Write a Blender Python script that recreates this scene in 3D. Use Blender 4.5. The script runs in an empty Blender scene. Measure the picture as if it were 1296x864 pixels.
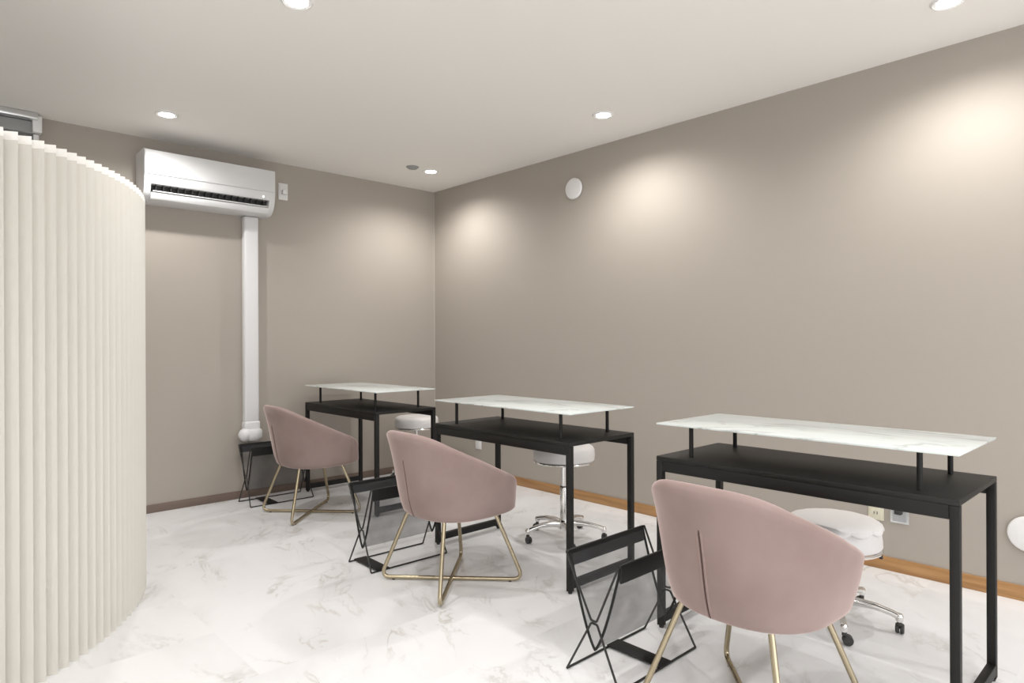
import bpy, bmesh, math, random
from mathutils import Vector, Matrix
random.seed(4)
S = bpy.context.scene
COL = S.collection
PI = math.pi

# ------------------------------------------------------------------ room
XR, YB, H = 3.60, 4.895, 2.5345        # right wall, back wall, ceiling height
XL, YF = -1.95, -2.6
CAM_H = 1.15

# ------------------------------------------------------------------ helpers
def tag(o, label=None, cat=None, group=None, kind=None):
    if label: o['label'] = label
    if cat: o['category'] = cat
    if group: o['group'] = group
    if kind: o['kind'] = kind
    return o

def thing(name, label, cat, loc=(0, 0, 0), rz=0.0, group=None):
    o = bpy.data.objects.new(name, None)
    o.empty_display_size = 0.1
    COL.objects.link(o)
    o.location = loc
    o.rotation_euler = (0, 0, rz)
    return tag(o, label, cat, group)

def obj(name, bm, mat, parent=None, smooth=38.0):
    me = bpy.data.meshes.new(name)
    bmesh.ops.recalc_face_normals(bm, faces=bm.faces[:])
    bm.to_mesh(me)
    bm.free()
    if mat is not None:
        me.materials.append(mat)
    if smooth:
        me.polygons.foreach_set('use_smooth', [True] * len(me.polygons))
        me.set_sharp_from_angle(angle=math.radians(smooth))
    o = bpy.data.objects.new(name, me)
    COL.objects.link(o)
    if parent is not None:
        o.parent = parent
    return o

def copy_tree(o, parent=None):
    c = o.copy()
    COL.objects.link(c)
    if parent is not None:
        c.parent = parent
    for ch in o.children:
        copy_tree(ch, c)
    return c

def NB():
    return bmesh.new()

def box(bm, x0, x1, y0, y1, z0, z1, bevel=0.0, seg=2):
    vs = [bm.verts.new((x, y, z)) for x in (x0, x1) for y in (y0, y1) for z in (z0, z1)]
    idx = [(0, 1, 3, 2), (4, 6, 7, 5), (0, 4, 5, 1), (2, 3, 7, 6), (0, 2, 6, 4), (1, 5, 7, 3)]
    fs = [bm.faces.new([vs[i] for i in q]) for q in idx]
    if bevel > 0:
        es = list({e for f in fs for e in f.edges})
        bmesh.ops.bevel(bm, geom=es, offset=bevel, segments=seg, profile=0.5, affect='EDGES', clamp_overlap=True)
    return bm

def fillet(pts, r, n=6, closed=False):
    """round the corners of a polyline"""
    P = [Vector(p) for p in pts]
    out = []
    N = len(P)
    for i, p in enumerate(P):
        if not closed and i in (0, N - 1):
            out.append(p)
            continue
        a, b = P[(i - 1) % N], P[(i + 1) % N]
        da, db = (a - p), (b - p)
        la, lb = da.length, db.length
        da.normalize(); db.normalize()
        ang = da.angle(db)
        if ang > PI - 0.02:
            out.append(p)
            continue
        d = min(r / math.tan(ang / 2), la * 0.48, lb * 0.48)
        s, e = p + da * d, p + db * d
        for k in range(n + 1):
            t = k / n
            out.append((1 - t) ** 2 * s + 2 * t * (1 - t) * p + t * t * e)
    return out

def tube(bm, pts, r, seg=10, closed=False, cap=True):
    P = [Vector(p) for p in pts]
    N = len(P)
    tang = []
    for i in range(N):
        if closed:
            d = (P[(i + 1) % N] - P[i]).normalized() + (P[i] - P[i - 1]).normalized()
        elif i == 0:
            d = P[1] - P[0]
        elif i == N - 1:
            d = P[-1] - P[-2]
        else:
            d = (P[i + 1] - P[i]).normalized() + (P[i] - P[i - 1]).normalized()
        tang.append(d.normalized())
    t0 = tang[0]
    n = t0.orthogonal().normalized()
    rings = []
    for i in range(N):
        t = tang[i]
        n = (n - t * n.dot(t)).normalized()
        b = t.cross(n)
        rr = r[i] if isinstance(r, (list, tuple)) else r
        rings.append([bm.verts.new(P[i] + rr * (math.cos(2 * PI * k / seg) * n + math.sin(2 * PI * k / seg) * b)) for k in range(seg)])
    M = N if closed else N - 1
    for i in range(M):
        A, B = rings[i], rings[(i + 1) % N]
        off = 0
        if closed and i == N - 1:
            best = 1e9
            for s in range(seg):
                dd = (A[0].co - B[s].co).length
                if dd < best:
                    best, off = dd, s
        for k in range(seg):
            bm.faces.new((A[k], A[(k + 1) % seg], B[(k + 1 + off) % seg], B[(k + off) % seg]))
    if cap and not closed:
        bm.faces.new(rings[0][::-1])
        bm.faces.new(rings[-1])
    return bm

def lathe(bm, prof, seg=40, axis='z', at=(0, 0, 0), lobes=None):
    """prof: list of (r, z). Closed surface of revolution; r==0 makes a pole."""
    at = Vector(at)
    def put(r, z, k):
        a = 2 * PI * k / seg
        if axis == 'z': v = Vector((r * math.cos(a), r * math.sin(a), z))
        elif axis == 'x': v = Vector((z, r * math.cos(a), r * math.sin(a)))
        else: v = Vector((r * math.cos(a), z, r * math.sin(a)))
        return bm.verts.new(at + v)
    rings = []
    for r, z in prof:
        if r < 1e-6:
            rings.append([put(0, z, 0)])
        else:
            rings.append([put(r, z, k) for k in range(seg)])
    for A, B in zip(rings, rings[1:]):
        if len(A) == 1 and len(B) == 1:
            continue
        for k in range(seg):
            k2 = (k + 1) % seg
            if len(A) == 1: bm.faces.new((A[0], B[k2], B[k]))
            elif len(B) == 1: bm.faces.new((A[k], A[k2], B[0]))
            else: bm.faces.new((A[k], A[k2], B[k2], B[k]))
    for R_ in (rings[0], rings[-1]):
        if len(R_) > 1:
            try: bm.faces.new(R_)
            except ValueError: pass
    return bm

def prism_x(bm, prof, x0, x1):
    """profile of (y, z) points extruded along x"""
    A = [bm.verts.new((x0, y, z)) for y, z in prof]
    B = [bm.verts.new((x1, y, z)) for y, z in prof]
    n = len(prof)
    for i in range(n):
        bm.faces.new((A[i], A[(i + 1) % n], B[(i + 1) % n], B[i]))
    bm.faces.new(A[::-1]); bm.faces.new(B)
    return bm

# ------------------------------------------------------------------ materials
def srgb(r, g, b):
    f = lambda c: (c / 255 / 12.92) if c / 255 <= 0.04045 else ((c / 255 + 0.055) / 1.055) ** 2.4
    return (f(r), f(g), f(b), 1.0)

def mat(name, color, rough=0.5, metal=0.0, **kw):
    m = bpy.data.materials.new(name)
    m.use_nodes = True
    b = m.node_tree.nodes['Principled BSDF']
    b.inputs['Base Color'].default_value = color
    b.inputs['Roughness'].default_value = rough
    b.inputs['Metallic'].default_value = metal
    for k, v in kw.items():
        b.inputs[k].default_value = v
    return m

def nd(m, t, **kw):
    n = m.node_tree.nodes.new(t)
    for k, v in kw.items():
        setattr(n, k, v)
    return n

def lk(m, a, b):
    m.node_tree.links.new(a, b)

def add_noise_color(m, c1, c2, scale, detail=4, lo=0.4, hi=0.6, coords='Object', stretch=None):
    b = m.node_tree.nodes['Principled BSDF']
    tc = nd(m, 'ShaderNodeTexCoord')
    mp = nd(m, 'ShaderNodeMapping')
    if stretch: mp.inputs['Scale'].default_value = stretch
    n = nd(m, 'ShaderNodeTexNoise')
    n.inputs['Scale'].default_value = scale
    n.inputs['Detail'].default_value = detail
    r = nd(m, 'ShaderNodeValToRGB')
    r.color_ramp.elements[0].position = lo; r.color_ramp.elements[0].color = c1
    r.color_ramp.elements[1].position = hi; r.color_ramp.elements[1].color = c2
    lk(m, tc.outputs[coords], mp.inputs['Vector'])
    lk(m, mp.outputs['Vector'], n.inputs['Vector'])
    lk(m, n.outputs['Fac'], r.inputs['Fac'])
    lk(m, r.outputs['Color'], b.inputs['Base Color'])
    return n, mp

def add_bump(m, scale, strength, dist=0.001, detail=3):
    b = m.node_tree.nodes['Principled BSDF']
    tc = nd(m, 'ShaderNodeTexCoord')
    n = nd(m, 'ShaderNodeTexNoise')
    n.inputs['Scale'].default_value = scale
    n.inputs['Detail'].default_value = detail
    bp = nd(m, 'ShaderNodeBump')
    bp.inputs['Strength'].default_value = strength
    bp.inputs['Distance'].default_value = dist
    lk(m, tc.outputs['Object'], n.inputs['Vector'])
    lk(m, n.outputs['Fac'], bp.inputs['Height'])
    lk(m, bp.outputs['Normal'], b.inputs['Normal'])

M = {}
M['wall'] = mat('taupe_wallpaper', (0.400, 0.358, 0.312, 1), 0.75)
add_bump(M['wall'], 420, 0.25)
M['white_wall'] = mat('white_wall_paint', (0.80, 0.79, 0.77, 1), 0.8)
M['ceiling'] = mat('ceiling_paper', (0.89, 0.865, 0.825, 1), 0.9)
add_bump(M['ceiling'], 300, 0.15)
M['white'] = mat('white_plastic', (0.80, 0.79, 0.78, 1), 0.35)
M['duct'] = mat('white_duct_plastic', (0.74, 0.735, 0.74, 1), 0.45)
M['ac'] = mat('glossy_white_plastic', (0.70, 0.70, 0.70, 1), 0.22)
M['dark'] = mat('dark_plastic', (0.035, 0.034, 0.033, 1), 0.5)
M['grey'] = mat('grey_plastic', (0.20, 0.20, 0.195, 1), 0.4)
M['cream_plastic'] = mat('cream_plastic', (0.72, 0.68, 0.54, 1), 0.4)
M['aluminium'] = mat('aluminium', (0.72, 0.73, 0.74, 1), 0.22, 1.0)
M['socket_steel'] = mat('socket_steel', (0.50, 0.51, 0.53, 1), 0.3, 0.8)
M['chrome'] = mat('chrome', (0.80, 0.79, 0.78, 1), 0.12, 1.0)
M['gold'] = mat('brushed_gold', (0.47, 0.405, 0.285, 1), 0.24, 1.0)
M['black_metal'] = mat('black_powder_coat', (0.0095, 0.0093, 0.0088, 1), 0.55, **{'Specular IOR Level': 0.36})
add_bump(M['black_metal'], 900, 0.12, 0.0004)
M['black_board'] = mat('black_board', (0.011, 0.0108, 0.0098, 1), 0.50, **{'Specular IOR Level': 0.38})
M['black_wire'] = mat('black_wire', (0.014, 0.0135, 0.013, 1), 0.4)
M['leather'] = mat('black_leather', (0.0075, 0.0072, 0.007, 1), 0.55, **{'Specular IOR Level': 0.35})
add_bump(M['leather'], 260, 0.35, 0.001)
M['stool_leather'] = mat('white_leatherette', (0.80, 0.775, 0.765, 1), 0.42)
add_bump(M['stool_leather'], 160, 0.12, 0.001)
M['corner_bead'] = mat('pale_corner_bead', (0.52, 0.48, 0.43, 1), 0.5)
M['brown_base'] = mat('brown_skirting', srgb(118, 102, 92), 0.5)
M['seam'] = mat('dark_seam', (0.075, 0.038, 0.034, 1), 0.8)
M['paper'] = mat('cream_pleated_paper', (0.675, 0.648, 0.592, 1), 0.85)
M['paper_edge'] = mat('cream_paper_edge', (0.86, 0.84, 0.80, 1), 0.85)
M['blind'] = mat('grey_blind', (0.33, 0.335, 0.33, 1), 0.6)

# orange wood skirting
m = M['wood_base'] = mat('orange_wood_skirting', srgb(176, 122, 66), 0.42)
add_noise_color(m, (0.33, 0.165, 0.058, 1), (0.46, 0.255, 0.105, 1), 9, 5, 0.35, 0.65, stretch=(1, 0.35, 5))

# pink velvet
m = M['velvet'] = mat('pink_velvet', (0.37, 0.262, 0.240, 1), 0.85)
b = m.node_tree.nodes['Principled BSDF']
b.inputs['Sheen Weight'].default_value = 0.8
b.inputs['Sheen Roughness'].default_value = 0.35
b.inputs['Sheen Tint'].default_value = (1.0, 0.82, 0.78, 1)
b.inputs['Specular IOR Level'].default_value = 0.15
add_noise_color(m, (0.270, 0.197, 0.180, 1), (0.318, 0.238, 0.219, 1), 5, 4, 0.35, 0.65)
add_bump(m, 700, 0.2, 0.0006)

# marble: soft blotches, warped thin veins in two scales
def marble(name, base, blotch, vein, rough, vscale, tile=None, coords='Object', angle=0.6, amount=0.8, width=0.022, blotch_scale=0.75, stretch=0.42):
    m = mat(name, base, rough)
    b = m.node_tree.nodes['Principled BSDF']
    tc = nd(m, 'ShaderNodeTexCoord')
    src = tc.outputs[coords]
    if tile:
        # each tile shows its own piece of marble, turned its own way
        sn = nd(m, 'ShaderNodeVectorMath', operation='DIVIDE'); sn.inputs[1].default_value = (tile[0], tile[1], 1)
        fl = nd(m, 'ShaderNodeVectorMath', operation='FLOOR')
        wn = nd(m, 'ShaderNodeTexWhiteNoise', noise_dimensions='2D')
        sc = nd(m, 'ShaderNodeVectorMath', operation='SCALE'); sc.inputs['Scale'].default_value = 7.0
        ad = nd(m, 'ShaderNodeVectorMath', operation='ADD')
        lk(m, src, sn.inputs[0]); lk(m, sn.outputs[0], fl.inputs[0]); lk(m, fl.outputs[0], wn.inputs['Vector'])
        lk(m, wn.outputs['Color'], sc.inputs[0])
        rt = nd(m, 'ShaderNodeVectorRotate', rotation_type='Z_AXIS')
        am = nd(m, 'ShaderNodeMath', operation='MULTIPLY'); am.inputs[1].default_value = 1.3
        lk(m, wn.outputs['Value'], am.inputs[0]); lk(m, am.outputs[0], rt.inputs['Angle'])
        lk(m, src, rt.inputs['Vector'])
        lk(m, rt.outputs[0], ad.inputs[0]); lk(m, sc.outputs[0], ad.inputs[1])
        src = ad.outputs[0]
    mp = nd(m, 'ShaderNodeMapping')
    mp.inputs['Rotation'].default_value = (0, 0, angle)
    mp.inputs['Scale'].default_value = (1.0, stretch, 1.0)
    lk(m, src, mp.inputs['Vector'])
    n1 = nd(m, 'ShaderNodeTexNoise'); n1.inputs['Scale'].default_value = vscale; n1.inputs['Detail'].default_value = 6
    n1.inputs['Roughness'].default_value = 0.6; n1.inputs['Distortion'].default_value = 0.9
    n2 = nd(m, 'ShaderNodeTexNoise'); n2.inputs['Scale'].default_value = vscale * 1.1; n2.inputs['Detail'].default_value = 4
    n3 = nd(m, 'ShaderNodeTexNoise'); n3.inputs['Scale'].default_value = vscale * blotch_scale; n3.inputs['Detail'].default_value = 5
    for n in (n1, n2, n3): lk(m, mp.outputs['Vector'], n.inputs['Vector'])
    s = nd(m, 'ShaderNodeMath', operation='SUBTRACT'); s.inputs[1].default_value = 0.5
    a = nd(m, 'ShaderNodeMath', operation='ABSOLUTE')
    vr = nd(m, 'ShaderNodeMapRange'); vr.inputs['From Min'].default_value = 0.0; vr.inputs['From Max'].default_value = width
    vr.inputs['To Min'].default_value = 1.0; vr.inputs['To Max'].default_value = 0.0
    lk(m, n1.outputs['Fac'], s.inputs[0]); lk(m, s.outputs[0], a.inputs[0]); lk(m, a.outputs[0], vr.inputs['Value'])
    vm = nd(m, 'ShaderNodeMapRange'); vm.inputs['From Min'].default_value = 0.50; vm.inputs['From Max'].default_value = 0.68
    lk(m, n2.outputs['Fac'], vm.inputs['Value'])
    mu = nd(m, 'ShaderNodeMath', operation='MULTIPLY'); lk(m, vr.outputs[0], mu.inputs[0]); lk(m, vm.outputs[0], mu.inputs[1])
    mu2 = nd(m, 'ShaderNodeMath', operation='MULTIPLY'); mu2.inputs[1].default_value = amount; lk(m, mu.outputs[0], mu2.inputs[0])
    br = nd(m, 'ShaderNodeMapRange'); br.inputs['From Min'].default_value = 0.45; br.inputs['From Max'].default_value = 0.72
    lk(m, n3.outputs['Fac'], br.inputs['Value'])
    c1 = nd(m, 'ShaderNodeMix', data_type='RGBA'); c1.inputs['A'].default_value = base; c1.inputs['B'].default_value = blotch
    lk(m, br.outputs[0], c1.inputs['Factor'])
    c2 = nd(m, 'ShaderNodeMix', data_type='RGBA'); c2.inputs['B'].default_value = vein
    lk(m, mu2.outputs[0], c2.inputs['Factor']); lk(m, c1.outputs['Result'], c2.inputs['A'])
    lk(m, c2.outputs['Result'], b.inputs['Base Color'])
    return m

M['floor'] = marble('marble_floor_tiles', (0.83, 0.825, 0.83, 1), (0.72, 0.718, 0.722, 1), (0.50, 0.475, 0.43, 1), 0.36, 5.0,
                    tile=(0.9, 0.45), amount=0.75, angle=1.1, width=0.03, blotch_scale=0.55)
M['marble_top'] = marble('white_marble_glass', (0.715, 0.76, 0.745, 1), (0.64, 0.68, 0.67, 1), (0.27, 0.28, 0.275, 1), 0.16, 3.6,
                         amount=0.9, angle=-0.5, width=0.035)

# sheer grey fabric of the magazine slings
m = M['sheer'] = bpy.data.materials.new('sheer_grey_fabric')
m.use_nodes = True
nt = m.node_tree
b = nt.nodes['Principled BSDF']
b.inputs['Base Color'].default_value = (0.10, 0.10, 0.105, 1)
b.inputs['Roughness'].default_value = 0.7
tr = nt.nodes.new('ShaderNodeBsdfTransparent')
mx = nt.nodes.new('ShaderNodeMixShader')
nz = nt.nodes.new('ShaderNodeTexNoise'); nz.inputs['Scale'].default_value = 9
mr = nt.nodes.new('ShaderNodeMapRange'); mr.inputs['To Min'].default_value = 0.10; mr.inputs['To Max'].default_value = 0.30
tcn = nt.nodes.new('ShaderNodeTexCoord')
nt.links.new(tcn.outputs['Object'], nz.inputs['Vector'])
nt.links.new(nz.outputs['Fac'], mr.inputs['Value'])
nt.links.new(mr.outputs[0], mx.inputs[0])
nt.links.new(tr.outputs[0], mx.inputs[1]); nt.links.new(b.outputs[0], mx.inputs[2])
nt.links.new(mx.outputs[0], nt.nodes['Material Output'].inputs['Surface'])

def emit(name, color, strength):
    m = bpy.data.materials.new(name)
    m.use_nodes = True
    b = m.node_tree.nodes['Principled BSDF']
    b.inputs['Base Color'].default_value = (0.9, 0.9, 0.9, 1)
    b.inputs['Emission Color'].default_value = color
    b.inputs['Emission Strength'].default_value = strength
    return m
M['lamp'] = emit('lit_lamp_lens', (1.0, 0.97, 0.92, 1), 30)
M['led'] = emit('indicator_led', (1, 1, 1, 1), 3)

# ------------------------------------------------------------------ setting
def struct(name, x0, x1, y0, y1, z0, z1, m, bevel=0.0):
    o = obj(name, box(NB(), x0, x1, y0, y1, z0, z1, bevel), m, None, 38)
    return tag(o, kind='structure')

W = 0.12
struct('floor', XL - W, XR + W, YF - W, YB + W, -0.1, 0.0, M['floor'])
struct('ceiling', XL - W, XR + W, YF - W, YB + W, H, H + 0.1, M['ceiling'])
struct('wall_right', XR, XR + W, YF - W, YB + W, 0, H, M['wall'])
struct('wall_back', XL - W, XR, YB, YB + W, 0, H, M['wall'])
struct('wall_left', XL - W, XL, YF - W, YB, 0, H, M['white_wall'])  # unseen wall, kept white and set close to bounce light
# added, unseen shopfront behind the camera: sill, header, posts; openings let in fill light
bm = NB()
box(bm, XL, XR, YF - W, YF, 0, 0.08)
box(bm, XL, XR, YF - W, YF, 2.44, H)
for x in (XL, -0.55, 1.5, XR - 0.1):
    box(bm, x, x + 0.1, YF - W, YF, 0.08, 2.44)
tag(obj('wall_front', bm, M['white_wall'], None, 38), kind='structure')
struct('baseboard_right', XR - 0.009, XR, YF, YB - 0.008, 0, 0.067, M['wood_base'], 0.002)
struct('baseboard_back', XL, XR, YB - 0.008, YB, 0, 0.056, M['brown_base'], 0.002)
struct('trim_1', XR - 0.006, XR, YB - 0.006, YB, 0.067, H, M['corner_bead'], 0.001)

# window with its head rail at the far left of the back wall
win = thing('window_1', None, None, (0, YB, 0)); tag(win, kind='structure')
obj('head_rail', box(NB(), -1.0, 0.600, -0.105, 0.0, H - 0.042, H - 0.002, 0.006), M['aluminium'], win)
obj('blind_box', box(NB(), -1.0, 0.590, -0.045, 0.0, H - 0.115, H - 0.043, 0.004), M['blind'], win)
obj('frame', box(NB(), 0.582, 0.612, -0.035, 0.0, 0.9, H - 0.115, 0.003), M['white'], win)
obj('bracket', box(NB(), 0.575, 0.622, -0.075, 0.0, H - 0.110, H - 0.010, 0.004), M['white'], win)
obj('pane', box(NB(), -1.0, 0.584, -0.020, 0.0, 0.9, H - 0.115, 0.001), M['grey'], win)

# ------------------------------------------------------------------ downlights
LX = (3.13, 1.172, -0.79)
LY = (4.30, 2.52, 0.722, -1.06)
POW = 38.0
WORLD = 2.5
def downlight():
    t = thing('downlight', 'x', 'ceiling light', (0, 0, H), 0, 'recessed downlights in the ceiling')
    obj('trim_ring', lathe(NB(), [(0.052, -0.006), (0.056, -0.008), (0.064, -0.004), (0.066, 0.0), (0.050, 0.0), (0.050, -0.004)], 40), M['white'], t)
    obj('lens', lathe(NB(), [(0, -0.0085), (0.036, -0.0075), (0.0505, -0.004), (0.0505, -0.0005), (0, -0.0005)], 40), M['lamp'], t)
    return t
labels = {
 (3.13, 4.30): 'small lit downlight in the ceiling near the corner of the two taupe walls',
 (3.13, 2.52): 'lit downlight in the ceiling above the middle desk, near the right wall',
 (3.13, 0.722): 'lit downlight at the top right edge of the photo, above the nearest desk',
 (1.172, 4.30): 'lit downlight in the ceiling just in front of the white air conditioner',
 (1.172, 2.52): 'lit downlight cut by the top edge of the photo, left of the centre',
}
proto = None
for lx in LX:
    for ly in LY:
        if (lx, ly) in labels:
            if proto is None:
                proto = d = downlight()
            else:
                d = copy_tree(proto)
            d.location = (lx, ly, H)
            d['label'] = labels[(lx, ly)]
        L = bpy.data.lights.new('downlight_beam', 'SPOT')
        L.energy = POW
        L.spot_size = math.radians(158)
        L.spot_blend = 0.8
        L.shadow_soft_size = 0.03
        L.color = (1.0, 0.988, 0.972)
        lo = bpy.data.objects.new('downlight_beam', L)
        lo.location = (lx, ly, H - 0.03)
        COL.objects.link(lo)

# smoke detector / round ceiling vent
sd = thing('smoke_detector', 'small flat grey round detector on the ceiling beside the corner downlight', 'smoke detector', (2.947, 4.291, H))
obj('housing', lathe(NB(), [(0, -0.018), (0.032, -0.017), (0.042, -0.010), (0.045, 0.0), (0, 0)], 36), M['blind'], sd)
obj('mounting_plate', lathe(NB(), [(0.050, 0.0), (0.050, -0.004), (0.044, -0.005), (0.044, 0)], 36), M['blind'], sd)

# ------------------------------------------------------------------ round wall vents
def wall_vent(y, z, label):
    t = thing('wall_vent', label, 'air vent', (XR, y, z), 0, 'round white vents on the right wall')
    obj('cover', lathe(NB(), [(0, -0.024), (0.060, -0.023), (0.074, -0.019), (0.079, -0.012), (0.079, -0.008), (0, -0.008)], 48, 'x'), M['white'], t)
    obj('collar', lathe(NB(), [(0.070, -0.009), (0.070, 0.0), (0.050, 0.0), (0.050, -0.009)], 48, 'x'), M['duct'], t)
    return t
wall_vent(3.168, 2.267, 'round white vent cover high on the right wall between two light pools')
wall_vent(0.535, 0.298, 'white vent cover low on the right wall, cut by the right photo edge')

# ------------------------------------------------------------------ sockets
def socket(name, label, y, z, w, h, frame, plate, slots=True, plug=False):
    t = thing(name, label, 'socket', (XR, y, z))
    obj('frame', box(NB(), -0.007, 0, -w / 2, w / 2, -h / 2, h / 2, 0.002), frame, t)
    obj('face_plate', box(NB(), -0.010, -0.0072, -w * 0.36, w * 0.36, -h * 0.42, h * 0.42, 0.001), plate, t)
    if slots:
        for zz in (h * 0.2, -h * 0.2):
            for yy in (-0.007, 0.007):
                obj('slot', box(NB(), -0.0112, -0.0101, yy - 0.0015, yy + 0.0015, zz - 0.007, zz + 0.007), M['dark'], t)
    if plug:
        bm = NB(); box(bm, -0.040, -0.0102, -0.016, 0.016, -0.014, 0.018, 0.005)
        obj('plug', bm, M['dark'], t)
    return t
socket('wall_socket', 'cream two-slot wall socket under the nearest desk, left of the metal plate', 1.150, 0.302, 0.072, 0.120, M['cream_plastic'], M['cream_plastic'])
socket('wall_socket', 'brushed metal socket plate with a black plug under the nearest desk', 1.043, 0.306, 0.085, 0.125, M['aluminium'], M['socket_steel'], False, True)
socket('wall_socket', 'small white wall socket seen under the front of the middle desk', 4.267, 0.290, 0.075, 0.115, M['white'], M['white'], False)

# socket plate with its plug beside the air conditioner, on the back wall
t = thing('wall_socket', 'white socket plate high on the back wall, right of the air conditioner', 'socket', (2.156, YB, 2.318))
obj('frame', box(NB(), -0.037, 0.037, -0.007, 0, -0.064, 0.064, 0.002), M['white'], t)
obj('face_plate', box(NB(), -0.026, 0.026, -0.010, -0.0072, -0.054, 0.054, 0.001), M['white'], t)
bm = NB(); box(bm, -0.016, 0.022, -0.040, -0.0102, -0.026, 0.012, 0.006)
o = obj('plug', bm, M['white'], t)

# ------------------------------------------------------------------ air conditioner
AX0, AX1 = 1.142, 2.002
ac = thing('air_conditioner', 'long white split air conditioner mounted high on the back wall', 'air conditioner', ((AX0 + AX1) / 2, YB, 2.085))
hw = (AX1 - AX0) / 2
top_ = [(0, 0.0), (0, 0.325), (-0.195, 0.328), (-0.212, 0.322), (-0.218, 0.310), (-0.218, 0.172), (-0.2175, 0.160), (-0.2125, 0.128)]
bot_ = [(-0.202, 0.048), (-0.198, 0.026), (-0.186, 0.009), (-0.160, 0.0)]
prof = top_ + [(-0.2085, 0.110), (-0.204, 0.104), (-0.150, 0.104), (-0.150, 0.036)] + bot_
bm = prism_x(NB(), prof, -hw + 0.04, hw - 0.04)
# solid end cheeks, rounded below
cheek = top_ + [(-0.2095, 0.104), (-0.203, 0.078), (-0.192, 0.052), (-0.176, 0.030), (-0.155, 0.012), (-0.130, 0.002), (-0.11, 0.0)]
prism_x(bm, cheek, -hw, -hw + 0.04)
prism_x(bm, cheek, hw - 0.04, hw)
obj('casing', bm, M['ac'], ac, 30)
obj('front_panel', box(NB(), -hw + 0.002, hw - 0.002, -0.2245, -0.2182, 0.163, 0.319, 0.003), M['ac'], ac)
obj('outlet_grille', box(NB(), -hw + 0.042, hw - 0.042, -0.155, -0.151, 0.038, 0.1035), M['dark'], ac)
for k in range(17):
    x = -hw + 0.075 + k * (2 * hw - 0.15) / 16
    obj('louver', box(NB(), x - 0.0015, x + 0.0015, -0.190, -0.156, 0.052, 0.1035), M['dark'], ac)
bm = prism_x(NB(), [(-0.160, 0.0405), (-0.162, 0.044), (-0.209, 0.060), (-0.210, 0.055)], -hw + 0.05, hw - 0.05)
obj('flap', bm, M['ac'], ac)
obj('indicator_light', lathe(NB(), [(0, -0.2155), (0.006, -0.215), (0.006, -0.206), (0, -0.206)], 16, 'y', (hw - 0.085, 0, 0.125)), M['led'], ac)
bm = NB()
tube(bm, fillet([(hw - 0.002, -0.03, 0.20), (hw + 0.03, -0.02, 0.205), (hw + 0.075, -0.030, 0.228)], 0.02), 0.0035, 8)
obj('power_cord', bm, M['white'], ac)
obj('side_hook', box(NB(), hw, hw + 0.012, -0.10, -0.04, 0.028, 0.05, 0.003), M['grey'], ac)

# pipe cover duct from the air conditioner down to the boot
pc = thing('pipe_cover', 'white vertical pipe cover below the air conditioner on the back wall', 'pipe', (1.888, YB, 0.42))
bm = NB(); box(bm, -0.053, 0.053, -0.068, 0, 0.14, 1.663, 0.016, 4)
obj('duct', bm, M['duct'], pc)
bm = NB(); box(bm, -0.058, 0.058, -0.074, 0, 0.075, 0.150, 0.014, 4)
obj('joint_collar', bm, M['duct'], pc)
bm = NB()
n_ = 14
lathe(bm, [(0.050 * math.sin(PI * k / n_), -0.050 * math.cos(PI * k / n_)) for k in range(n_ + 1)], 32, 'z', (-0.046, -0.052, 0.052))
lathe(bm, [(0, 0.004), (0.035, 0.006), (0.052, 0.016), (0.060, 0.034), (0.060, 0.076), (0.052, 0.090), (0, 0.090)], 36, 'z', (0.010, -0.062, 0))
obj('elbow', bm, M['duct'], pc, 60)

# ------------------------------------------------------------------ pleated paper screen
SC = Vector((-0.555, 3.835)); SR = 1.428
PITCH = 0.0480 / SR
def screen_pts(r_off, a0=-1.75, a1=0.30):
    out = []
    n = int((a1 - a0) / (PITCH / 2))
    for i in range(n + 1):
        a = a0 + i * PITCH / 2
        r = SR + r_off + (0.0225 if i % 2 else -0.0225)
        out.append((r * math.cos(a), r * math.sin(a)))
    return out
def pleat(bm, r_out, r_in, z0, z1):
    A, B = screen_pts(r_out), screen_pts(r_in)
    rows = []
    for (x, y), (u, v) in zip(A, B):
        rows.append([bm.verts.new((x, y, z0)), bm.verts.new((x, y, z1)), bm.verts.new((u, v, z1)), bm.verts.new((u, v, z0))])
    for P, Q in zip(rows, rows[1:]):
        for k in range(4):
            bm.faces.new((P[k], P[(k + 1) % 4], Q[(k + 1) % 4], Q[k]))
    bm.faces.new(rows[0]); bm.faces.new(rows[-1][::-1])
    return bm
scr = thing('folding_screen', 'tall curved cream screen of pleated paper standing at the left', 'room divider', (SC.x, SC.y, 0))
obj('pleated_panel', pleat(NB(), 0, -0.010, 0.0, 1.812), M['paper'], scr, 0)
obj('top_edge_band', pleat(NB(), 0, -0.010, 1.812, 1.84), M['paper_edge'], scr, 0)

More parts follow.
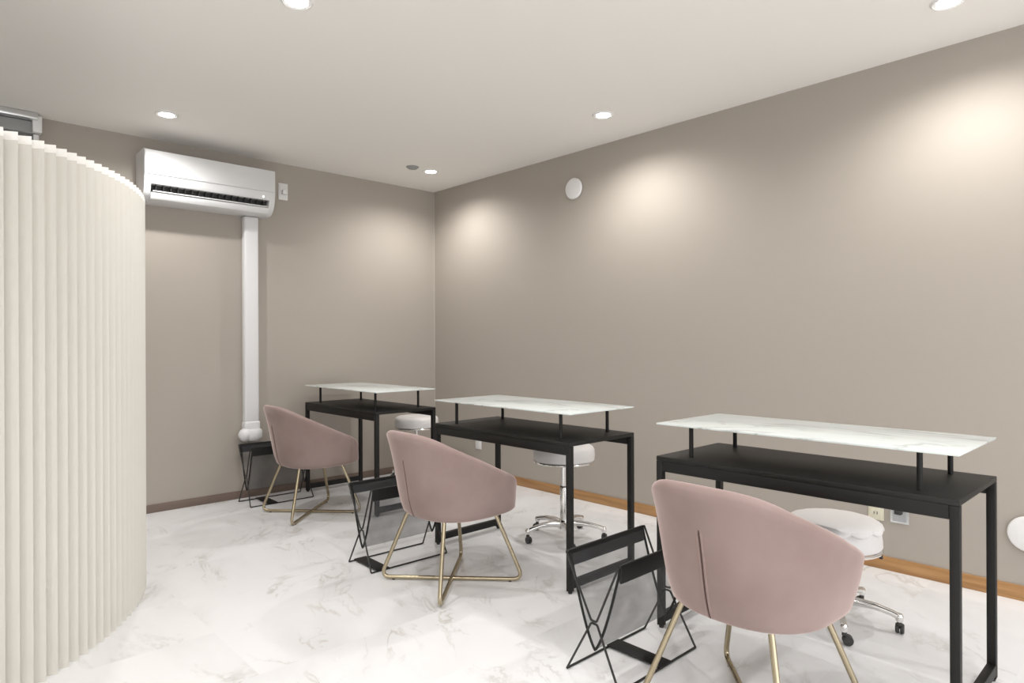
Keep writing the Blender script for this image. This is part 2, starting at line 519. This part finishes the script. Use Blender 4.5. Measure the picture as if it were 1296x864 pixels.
# ------------------------------------------------------------------ desks
DW, DL, DH = 0.485, 1.03, 0.689
def make_desk():
    t = thing('manicure_desk', 'x', 'desk', (0, 0, 0), 0, 'black desks with raised marble shelves')
    hx, hy = DW / 2, DL / 2
    obj('tabletop', box(NB(), -hx, hx, -hy, hy, DH - 0.018, DH, 0.002), M['black_board'], t)
    lw = 0.026
    for sx in (-1, 1):
        x1 = sx * hx - sx * 0.001; x0 = x1 - sx * lw * 0.8
        obj('apron', box(NB(), min(x0, x1), max(x0, x1), -hy + lw + 0.001, hy - lw - 0.001, DH - 0.060, DH - 0.0185, 0.0015), M['black_metal'], t)
    for sx in (-1, 1):
        for sy in (-1, 1):
            x1 = sx * hx; x0 = x1 - sx * lw; y1 = sy * hy; y0 = y1 - sy * lw
            lg = obj('leg', box(NB(), min(x0, x1), max(x0, x1), min(y0, y1), max(y0, y1), 0.010, DH - 0.0185, 0.002), M['black_metal'], t)
            obj('foot', lathe(NB(), [(0, 0), (0.009, 0), (0.010, 0.003), (0.010, 0.0105), (0, 0.0105)], 16, 'z', ((x0 + x1) / 2, (y0 + y1) / 2, 0)), M['dark'], lg)
    for sy in (-1, 1):
        y1 = sy * hy; y0 = y1 - sy * lw
        obj('side_rail', box(NB(), -hx + lw, hx - lw, min(y0, y1), max(y0, y1), 0.022, 0.058, 0.002), M['black_metal'], t)
    sh = obj('raised_shelf', box(NB(), -hx, hx, -hy, hy, 0.8145, 0.8215, 0.0015), M['marble_top'], t)
    sh['label'] = 'thin white marble shelf raised on posts'
    for sx in (-1, 1):
        for sy in (-1, 1):
            cx, cy = sx * (hx - 0.068), sy * (hy - 0.118)
            bm = NB(); lathe(bm, [(0.0085, DH), (0.0085, 0.8143), ], 18, 'z', (cx, cy, 0))
            obj('post', bm, M['black_metal'], sh)
    return t
desk = make_desk()
spots = [
 ((2.456, 1.003), 'black metal desk with raised white marble shelf, nearest to the camera'),
 ((2.452, 2.494), 'middle black desk with raised white marble shelf, between the other two desks'),
 ((2.512, 4.250), 'farthest black desk with raised white marble shelf, by the back wall corner'),
]
for i, ((x, y), lab) in enumerate(spots):
    d = desk if i == 0 else copy_tree(desk)
    d.location = (x, y, 0)
    d['label'] = lab

# ------------------------------------------------------------------ pink shell chairs
CP = dict(ab=.2281, fb=.2777, wb=.2401, zb=.3457, at=.3213, ft=.2483, wt=.3019, nb=2.5513, kb=.8561, kt=.8203, kf=.66, wbk=.3192, mb=2.0043)
KX = [-.33, -.20, -.05, .08, .17, .26]
ZK = [.7420, .6775, .6125, .5535, .5130, .4560]
def rim_height(x):
    """the rim falls smoothly from the back to the front (monotone cubic in x)"""
    n = len(KX)
    x = min(max(x, KX[0]), KX[-1])
    h = [KX[i + 1] - KX[i] for i in range(n - 1)]
    d = [(ZK[i + 1] - ZK[i]) / h[i] for i in range(n - 1)]
    m = [d[0] * 0.3] + [0.0] * (n - 1)
    for i in range(1, n - 1):
        if d[i - 1] * d[i] > 0:
            w1, w2 = 2 * h[i] + h[i - 1], h[i] + 2 * h[i - 1]
            m[i] = (w1 + w2) / (w1 / d[i - 1] + w2 / d[i])
    i = 0
    while i < n - 2 and x >= KX[i + 1]: i += 1
    u = (x - KX[i]) / h[i]
    return (2 * u**3 - 3 * u**2 + 1) * ZK[i] + (u**3 - 2 * u**2 + u) * m[i] * h[i] + (-2 * u**3 + 3 * u**2) * ZK[i + 1] + (u**3 - u**2) * m[i + 1] * h[i]
def ring_pt(ph, a, f, w, k):
    c, s = math.cos(ph), math.sin(ph)
    x = -a * abs(c) ** k if c > 0 else f * abs(c) ** CP['kf']
    y = math.copysign(w * abs(s) ** (k if c > 0 else CP['kf']), s) if abs(s) > 1e-9 else 0.0
    return x, y
def rim_z(ph):
    return rim_height(ring_pt(ph, CP['at'], CP['ft'], CP['wt'], CP['kt'])[0])
def shell_pt(ph, hgt):
    v = min(max((hgt - CP['zb']) / (ZK[0] - CP['zb']), 0), 1)
    g = 1 - (1 - v) ** CP['nb']
    gb = CP['wbk'] * (1 - (1 - v) ** 6) + (1 - CP['wbk']) * v ** CP['mb']     # the back flares out towards its top
    cc = min(max((math.cos(ph) + .15) / .9, 0), 1); cc = cc * cc * (3 - 2 * cc)
    g = g * (1 - cc) + gb * cc
    bx, by = ring_pt(ph, CP['ab'], CP['fb'], CP['wb'], CP['kb'])
    tx, ty = ring_pt(ph, CP['at'], CP['ft'], CP['wt'], CP['kt'])
    return Vector((bx * (1 - g) + tx * g, by * (1 - g) + ty * g, hgt))
def inset(p, d):
    r = Vector((p.x, p.y, 0)); L = r.length
    return Vector((p.x * (1 - d / L), p.y * (1 - d / L), p.z))
def shell_mesh():
    bm = NB()
    NPH = 96
    cols = []
    TH = 0.040
    for i in range(NPH):
        ph = -PI + 2 * PI * i / NPH
        zr = rim_z(ph) + 0.002
        col = []
        b0 = shell_pt(ph, CP['zb'])
        # underside, rounded into the wall
        for f, dz in ((0.45, -0.024), (0.75, -0.019), (0.90, -0.011), (0.97, -0.004)):
            col.append(Vector((b0.x * f, b0.y * f, CP['zb'] + dz)))
        top = zr - TH * 0.5
        NT = 14
        for k in range(NT + 1):
            t = k / NT
            col.append(shell_pt(ph, CP['zb'] + 0.004 + (top - CP['zb'] - 0.004) * t))
        # rounded rim
        pr = shell_pt(ph, top)
        for k in range(1, 7):
            a = PI * k / 7
            q = inset(pr, TH * 0.5 * (1 - math.cos(a)))
            q.z = top + TH * 0.5 * math.sin(a)
            col.append(q)
        zs = 0.405
        for k in range(0, 9):
            t = k / 8
            h = top + (min(zs, top - 0.004) - top) * t
            q = inset(shell_pt(ph, h), TH + 0.012 * math.sin(PI * t))
            col.append(q)
        cols.append([bm.verts.new(v) for v in col])
    n = len(cols[0])
    for i in range(NPH):
        A, B = cols[i], cols[(i + 1) % NPH]
        for k in range(n - 1):
            bm.faces.new((A[k], B[k], B[k + 1], A[k + 1]))
    bm.faces.new([c[0] for c in cols])
    bm.faces.new([c[-1] for c in cols][::-1])
    return bm
def seat_mesh():
    bm = NB()
    NPH = 72
    prof = [(0.80, 0.408), (0.97, 0.412), (1.0, 0.430), (0.985, 0.452), (0.92, 0.466), (0.7, 0.474), (0.35, 0.476)]
    cols = []
    for i in range(NPH):
        ph = -PI + 2 * PI * i / NPH
        p0 = inset(shell_pt(ph, 0.430), 0.058)
        cols.append([bm.verts.new((p0.x * f, p0.y * f, z)) for f, z in prof])
    for i in range(NPH):
        A, B = cols[i], cols[(i + 1) % NPH]
        for k in range(len(prof) - 1):
            bm.faces.new((A[k], B[k], B[k + 1], A[k + 1]))
    bm.faces.new([c[0] for c in cols]); bm.faces.new([c[-1] for c in cols][::-1])
    return bm
BOFF = -0.020
def make_chair():
    t = thing('shell_chair', 'x', 'chair', (0, 0, 0), 0, 'pink velvet shell chairs with gold wire bases')
    sh = obj('backrest_shell', shell_mesh(), M['velvet'], t, 60)
    # vertical dart down the centre of the back: two lips with a dark line between
    bm = NB()
    pts = []
    for k in range(25):
        hgt = 0.612 + (0.345 - 0.612) * k / 24
        p = shell_pt(0.0, hgt)
        pts.append(Vector((p.x + 0.0004, 0.006, hgt)))
    tube(bm, pts, [0.0012] + [0.0030] * 23 + [0.0015], 8)
    s = obj('seam', bm, M['seam'], sh)
    s['label'] = 'dark vertical seam down the back'
    bm = NB()
    tube(bm, [p + Vector((0.001, -0.0065, 0)) for p in pts], [0.0012] + [0.0044] * 23 + [0.0012], 8)
    tube(bm, [p + Vector((0.001, 0.0065, 0)) for p in pts], [0.0012] + [0.0044] * 23 + [0.0012], 8)
    obj('dart_fold', bm, M['velvet'], sh)
    obj('seat_cushion', seat_mesh(), M['velvet'], t, 60)
    R = 0.0095
    for k, s in enumerate((1, -1)):
        z0 = R + 0.002 + (0.001 if k else 0.0)
        a, b_ = 0.245, 0.148
        zt = 0.335
        pts = [(-b_, -s * b_, zt), (-a, -s * a, z0), (a, s * a, z0), (b_, s * b_, zt)]
        pts = [(p[0] + BOFF, p[1], p[2]) for p in pts]
        # second hoop dips nowhere: both bars meet and are welded in the middle
        bm = tube(NB(), fillet(pts, 0.035, 8), R, 12)
        hoop = obj('leg_frame', bm, M['gold'], t)
        for e in (-1, 1):
            bm = lathe(NB(), [(0, 0), (0.007, 0), (0.008, 0.003), (0.0, 0.004)], 14, 'z', (e * (a - 0.045) + BOFF, e * s * (a - 0.045), 0))
            obj('glide', bm, M['dark'], hoop)
    return t
chair = make_chair()
cs = [((1.937, 0.968), -0.0625, 'pink velvet shell chair on gold wire legs at the nearest desk'),
      ((1.951, 2.496), -0.027, 'pink velvet shell chair on gold wire legs at the middle desk'),
      ((2.036, 4.143), -0.030, 'pink velvet shell chair at the farthest desk, near the white pipe cover')]
for i, ((x, y), rz, lab) in enumerate(cs):
    c = chair if i == 0 else copy_tree(chair)
    c.location = (x, y, 0); c.rotation_euler = (0, 0, rz)
    c['label'] = lab

# ------------------------------------------------------------------ magazine racks
RL, RS, RT = 0.462, 0.228, 0.412          # length, width, height
def make_rack():
    t = thing('magazine_rack', 'x', 'magazine rack', (0, 0, 0), 0, 'black wire magazine racks beside the desks')
    r = 0.0041
    hl, hs = RL / 2, RS / 2
    zw = 0.196
    bm = NB()
    # floor loop with an inverted V at each end
    for sx in (-1, 1):
        x = sx * hl
        pts = [(x, -hs, r), (x - sx * 0.012, -0.013, zw - 0.006), (x - sx * 0.012, 0.013, zw - 0.006), (x, hs, r)]
        low = fillet(pts, 0.010, 5)
        tube(bm, low, r, 8)
        pts = [(x, -hs, RT), (x - sx * 0.010, -0.012, zw + 0.004), (x - sx * 0.010, 0.012, zw + 0.004), (x, hs, RT)]
        tube(bm, fillet(pts, 0.012, 5), r, 8)
    for sy in (-1, 1):
        tube(bm, [(-hl, sy * hs, r), (hl, sy * hs, r)], r, 8)
        tube(bm, [(-hl, sy * hs, RT), (hl, sy * hs, RT)], r, 8)
    obj('wire_frame', bm, M['black_wire'], t)
    # sheer sling hanging between the two top rods
    def sling_curve(n=28):
        out = []
        for k in range(n + 1):
            u = -1 + 2 * k / n
            y = math.copysign(abs(u) ** 1.0, u) * (hs - 0.004)
            w = abs(u)
            z = 0.100 + (RT - 0.006 - 0.100) * (0.55 * w ** 1.25 + 0.45 * w ** 3.2)
            out.append((y * (0.72 + 0.28 * w ** 2), z))
        return out
    cv = sling_curve()
    bm = NB()
    x0, x1 = -hl + 0.016, hl - 0.016
    A = [bm.verts.new((x0, y, z)) for y, z in cv]; B = [bm.verts.new((x1, y, z)) for y, z in cv]
    C = [bm.verts.new((x0, y, z - 0.0008)) for y, z in cv]; D = [bm.verts.new((x1, y, z - 0.0008)) for y, z in cv]
    for k in range(len(cv) - 1):
        bm.faces.new((A[k], A[k + 1], B[k + 1], B[k]))
        bm.faces.new((C[k], D[k], D[k + 1], C[k + 1]))
        bm.faces.new((A[k], C[k], C[k + 1], A[k + 1]))
        bm.faces.new((B[k], B[k + 1], D[k + 1], D[k]))
    bm.faces.new((A[0], B[0], D[0], C[0])); bm.faces.new((A[-1], C[-1], D[-1], B[-1]))
    sl = obj('sling', bm, M['sheer'], t)
    sl['label'] = 'sheer grey fabric sling'
    for x in (x0, x1):
        bm = tube(NB(), [(x, y, z) for y, z in cv], 0.0048, 8)
        obj('edge_binding', bm, M['leather'], sl)
    # folded leather bands over both top rods
    for sy in (-1, 1):
        bm = NB()
        box(bm, -hl + 0.008, hl - 0.008, sy * hs - 0.0052, sy * hs + 0.0052, RT - 0.056, RT + 0.0052, 0.0035, 3)
        obj('leather_band', bm, M['leather'], t)
    bm = NB()
    box(bm, -0.036, 0.036, -hs - 0.005, hs + 0.005, 2 * r + 0.0004, 2 * r + 0.0030, 0.001)
    obj('base_strap', bm, M['leather'], t)
    return t
rack = make_rack()
rs = [((1.933, 1.428), 0.0, 'black wire magazine rack with sheer sling beside the nearest pink chair'),
      ((1.930, 2.952), -0.02, 'black wire magazine rack with sheer sling beside the middle pink chair'),
      ((2.000, 4.668), -0.02, 'black wire magazine rack under the white pipe cover by the back wall')]
for i, ((x, y), rz, lab) in enumerate(rs):
    c = rack if i == 0 else copy_tree(rack)
    c.location = (x, y, 0); c.rotation_euler = (0, 0, rz)
    c['label'] = lab
    for ch in c.children:                  # the strap sits at a different place along each rack's floor rods
        if ch.name.startswith('base_strap'):
            ch.location.x = (0.030, -0.165, -0.075)[i]

# ------------------------------------------------------------------ stools
def make_stool(label, loc, rz, zseat, scallop, lever=True):
    t = thing('rolling_stool', label, 'stool', loc, rz, 'white rolling stools on chrome bases')
    rs_ = 0.178
    # five-arm base
    base = NB()
    lathe(base, [(0, 0.055), (0.030, 0.055), (0.036, 0.062), (0.036, 0.100), (0.028, 0.110), (0, 0.110)], 28)
    tips = []
    for k in range(5):
        a = 2 * PI * k / 5
        d = Vector((math.cos(a), math.sin(a), 0))
        pts = [d * 0.02 + Vector((0, 0, 0.086)), d * 0.08 + Vector((0, 0, 0.094)), d * 0.15 + Vector((0, 0, 0.090)), d * 0.205 + Vector((0, 0, 0.078)), d * 0.232 + Vector((0, 0, 0.068))]
        tube(base, pts, [0.020, 0.017, 0.014, 0.0125, 0.013], 12)
        lathe(base, [(0, 0.050), (0.012, 0.050), (0.0145, 0.056), (0.0145, 0.072), (0.010, 0.080), (0, 0.081)], 16, 'z', d * 0.232)
        tips.append((a, d))
    bo = obj('base', base, M['chrome'], t)
    for a, d in tips:
        bm = NB()
        side = Vector((-d.y, d.x, 0))
        c = d * 0.232 + side * 0.012
        # twin wheels
        for s in (-1, 1):
            for rr in (0.019,):
                ctr = c + d * (s * 0.0085) + Vector((0, 0, 0.0195))
                prof = [(0, -0.0065), (0.016, -0.0065), (rr, -0.003), (rr, 0.003), (0.016, 0.0065), (0, 0.0065)]
                vs0 = len(bm.verts)
                lathe(bm, prof, 20, 'x')
                bm.verts.ensure_lookup_table()
                rot = Matrix.Rotation(math.atan2(d.y, d.x), 4, 'Z')
                for v in bm.verts[vs0:]:
                    v.co = rot @ v.co + ctr
        tube(bm, [d * 0.232 + Vector((0, 0, 0.052)), d * 0.232 + Vector((0, 0, 0.040)), c + Vector((0, 0, 0.030)), c + Vector((0, 0, 0.0195))], [0.0075, 0.010, 0.0105, 0.006], 10)
        obj('caster', bm, M['dark'], bo)
    # gas lift
    lo = min(0.30, zseat - 0.06)
    bm = lathe(NB(), [(0, 0.10), (0.024, 0.10), (0.024, lo - 0.01), (0.022, lo), (0, lo)], 28)
    obj('outer_tube', bm, M['chrome'], t)
    bm = lathe(NB(), [(0, lo - 0.002), (0.0165, lo - 0.002), (0.0165, zseat - 0.012), (0.05, zseat - 0.010), (0.05, zseat - 0.004), (0, zseat - 0.004)], 28)
    obj('gas_lift', bm, M['chrome'], t)
    obj('lift_collar', lathe(NB(), [(0.0225, lo + 0.0003), (0.0225, lo + 0.006), (0.0168, lo + 0.007), (0.0168, lo + 0.0003)], 28), M['dark'], t)
    # chrome ring under the cushion
    bm = NB()
    tube(bm, [((rs_ - 0.004) * math.cos(2 * PI * k / 48), (rs_ - 0.004) * math.sin(2 * PI * k / 48), zseat - 0.004) for k in range(48)], 0.0065, 8, True)
    for k in range(4):
        a = 2 * PI * k / 4 + 0.4
        tube(bm, [(0.045 * math.cos(a), 0.045 * math.sin(a), zseat - 0.006), ((rs_ - 0.005) * math.cos(a), (rs_ - 0.005) * math.sin(a), zseat - 0.005)], 0.004, 8)
    obj('seat_ring', bm, M['chrome'], t)
    bm = NB()
    tube(bm, fillet([(0.03, 0, zseat - 0.013), (0.12, 0.01, zseat - 0.016), (0.165, 0.015, zseat - 0.024)], 0.02), 0.004, 8)
    lathe(bm, [(0, -0.010), (0.007, -0.007), (0.007, 0.007), (0, 0.010)], 12, 'z', (0.168, 0.0155, zseat - 0.026))
    lv = obj('lever', bm, M['dark'], t)
    T = 0.088
    if not scallop:
        bm = lathe(NB(), [(0, zseat), (rs_ - 0.012, zseat), (rs_ - 0.001, zseat + 0.006), (rs_ + 0.002, zseat + 0.03), (rs_, zseat + T - 0.022),
                          (rs_ - 0.008, zseat + T - 0.008), (rs_ - 0.022, zseat + T - 0.001), (rs_ - 0.06, zseat + T + 0.003), (0, zseat + T + 0.005)], 64)
        obj('seat', bm, M['stool_leather'], t, 50)
    else:
        T = 0.096
        bm = lathe(NB(), [(0, zseat), (rs_ - 0.020, zseat), (rs_ - 0.006, zseat + 0.004), (rs_ - 0.001, zseat + 0.012), (rs_ - 0.002, zseat + 0.035), (rs_ - 0.007, zseat + T - 0.02), (rs_ - 0.024, zseat + T - 0.005), (0, zseat + T - 0.004)], 64)
        st = obj('seat', bm, M['stool_leather'], t, 50)
        # gathered cushion top with a scalloped, undercut lower lip
        bm = NB(); NL = 12; NP = NL * 14
        cols = []
        for i in range(NP):
            a = 2 * PI * i / NP
            w = abs(math.sin(a * NL / 2)) ** 0.9
            R0 = rs_ - 0.001 + 0.0055 * w
            zl = zseat + T - 0.012 - 0.015 * w
            ring = [(0.004, zseat + T + 0.018), (R0 * 0.5, zseat + T + 0.019), (R0 * 0.78, zseat + T + 0.015), (R0 * 0.90, zseat + T + 0.009),
                    (R0 * 0.965, zseat + T + 0.001), (R0 * 0.995, zl + 0.014), (R0, zl + 0.007), (R0 - 0.002, zl + 0.002), (R0 - 0.008, zl), (rs_ - 0.022, zl + 0.004)]
            cols.append([bm.verts.new((r_ * math.cos(a), r_ * math.sin(a), z_)) for r_, z_ in ring])
        for i in range(NP):
            A, B = cols[i], cols[(i + 1) % NP]
            for k in range(len(A) - 1):
                bm.faces.new((A[k], B[k], B[k + 1], A[k + 1]))
        bm.faces.new([c[0] for c in cols])
        obj('scalloped_cover', bm, M['stool_leather'], st, 50)
    return t
def ang(deg): return math.radians(deg)
make_stool('white rolling stool with scalloped cushion, low under the nearest desk', (2.800, 1.055, 0), ang(-79), 0.312, True)
make_stool('white round rolling stool on a chrome star base behind the middle desk', (2.822, 2.575, 0), ang(231), 0.458, False)
make_stool('white round stool behind the farthest desk, near the room corner', (3.108, 4.480, 0), ang(40), 0.450, False)

# ------------------------------------------------------------------ world, camera, colour
wd = bpy.data.worlds.new('World'); S.world = wd
wd.use_nodes = True
wd.node_tree.nodes['Background'].inputs['Color'].default_value = (0.955, 0.975, 1.0, 1)
wd.node_tree.nodes['Background'].inputs['Strength'].default_value = WORLD

cam = bpy.data.cameras.new('camera')
cam.sensor_width = 36.0
cam.lens = 824.22 / 1296 * 36.0
cam.clip_start = 0.02
co = bpy.data.objects.new('camera', cam)
COL.objects.link(co)
yaw, pitch, roll = math.radians(43.109), math.radians(0.014), math.radians(-0.231)
f = Vector((math.sin(yaw) * math.cos(pitch), math.cos(yaw) * math.cos(pitch), math.sin(pitch)))
r0 = Vector((math.cos(yaw), -math.sin(yaw), 0)); u0 = r0.cross(f)
r = math.cos(roll) * r0 + math.sin(roll) * u0
u = -math.sin(roll) * r0 + math.cos(roll) * u0
mw = Matrix((r, u, -f)).transposed().to_4x4()
mw.translation = (0, 0, CAM_H)
co.matrix_world = mw
S.camera = co

S.view_settings.view_transform = 'Standard'
S.view_settings.look = 'None'
S.view_settings.exposure = 0.15
S.view_settings.gamma = 1.0
S.view_settings.use_curve_mapping = False
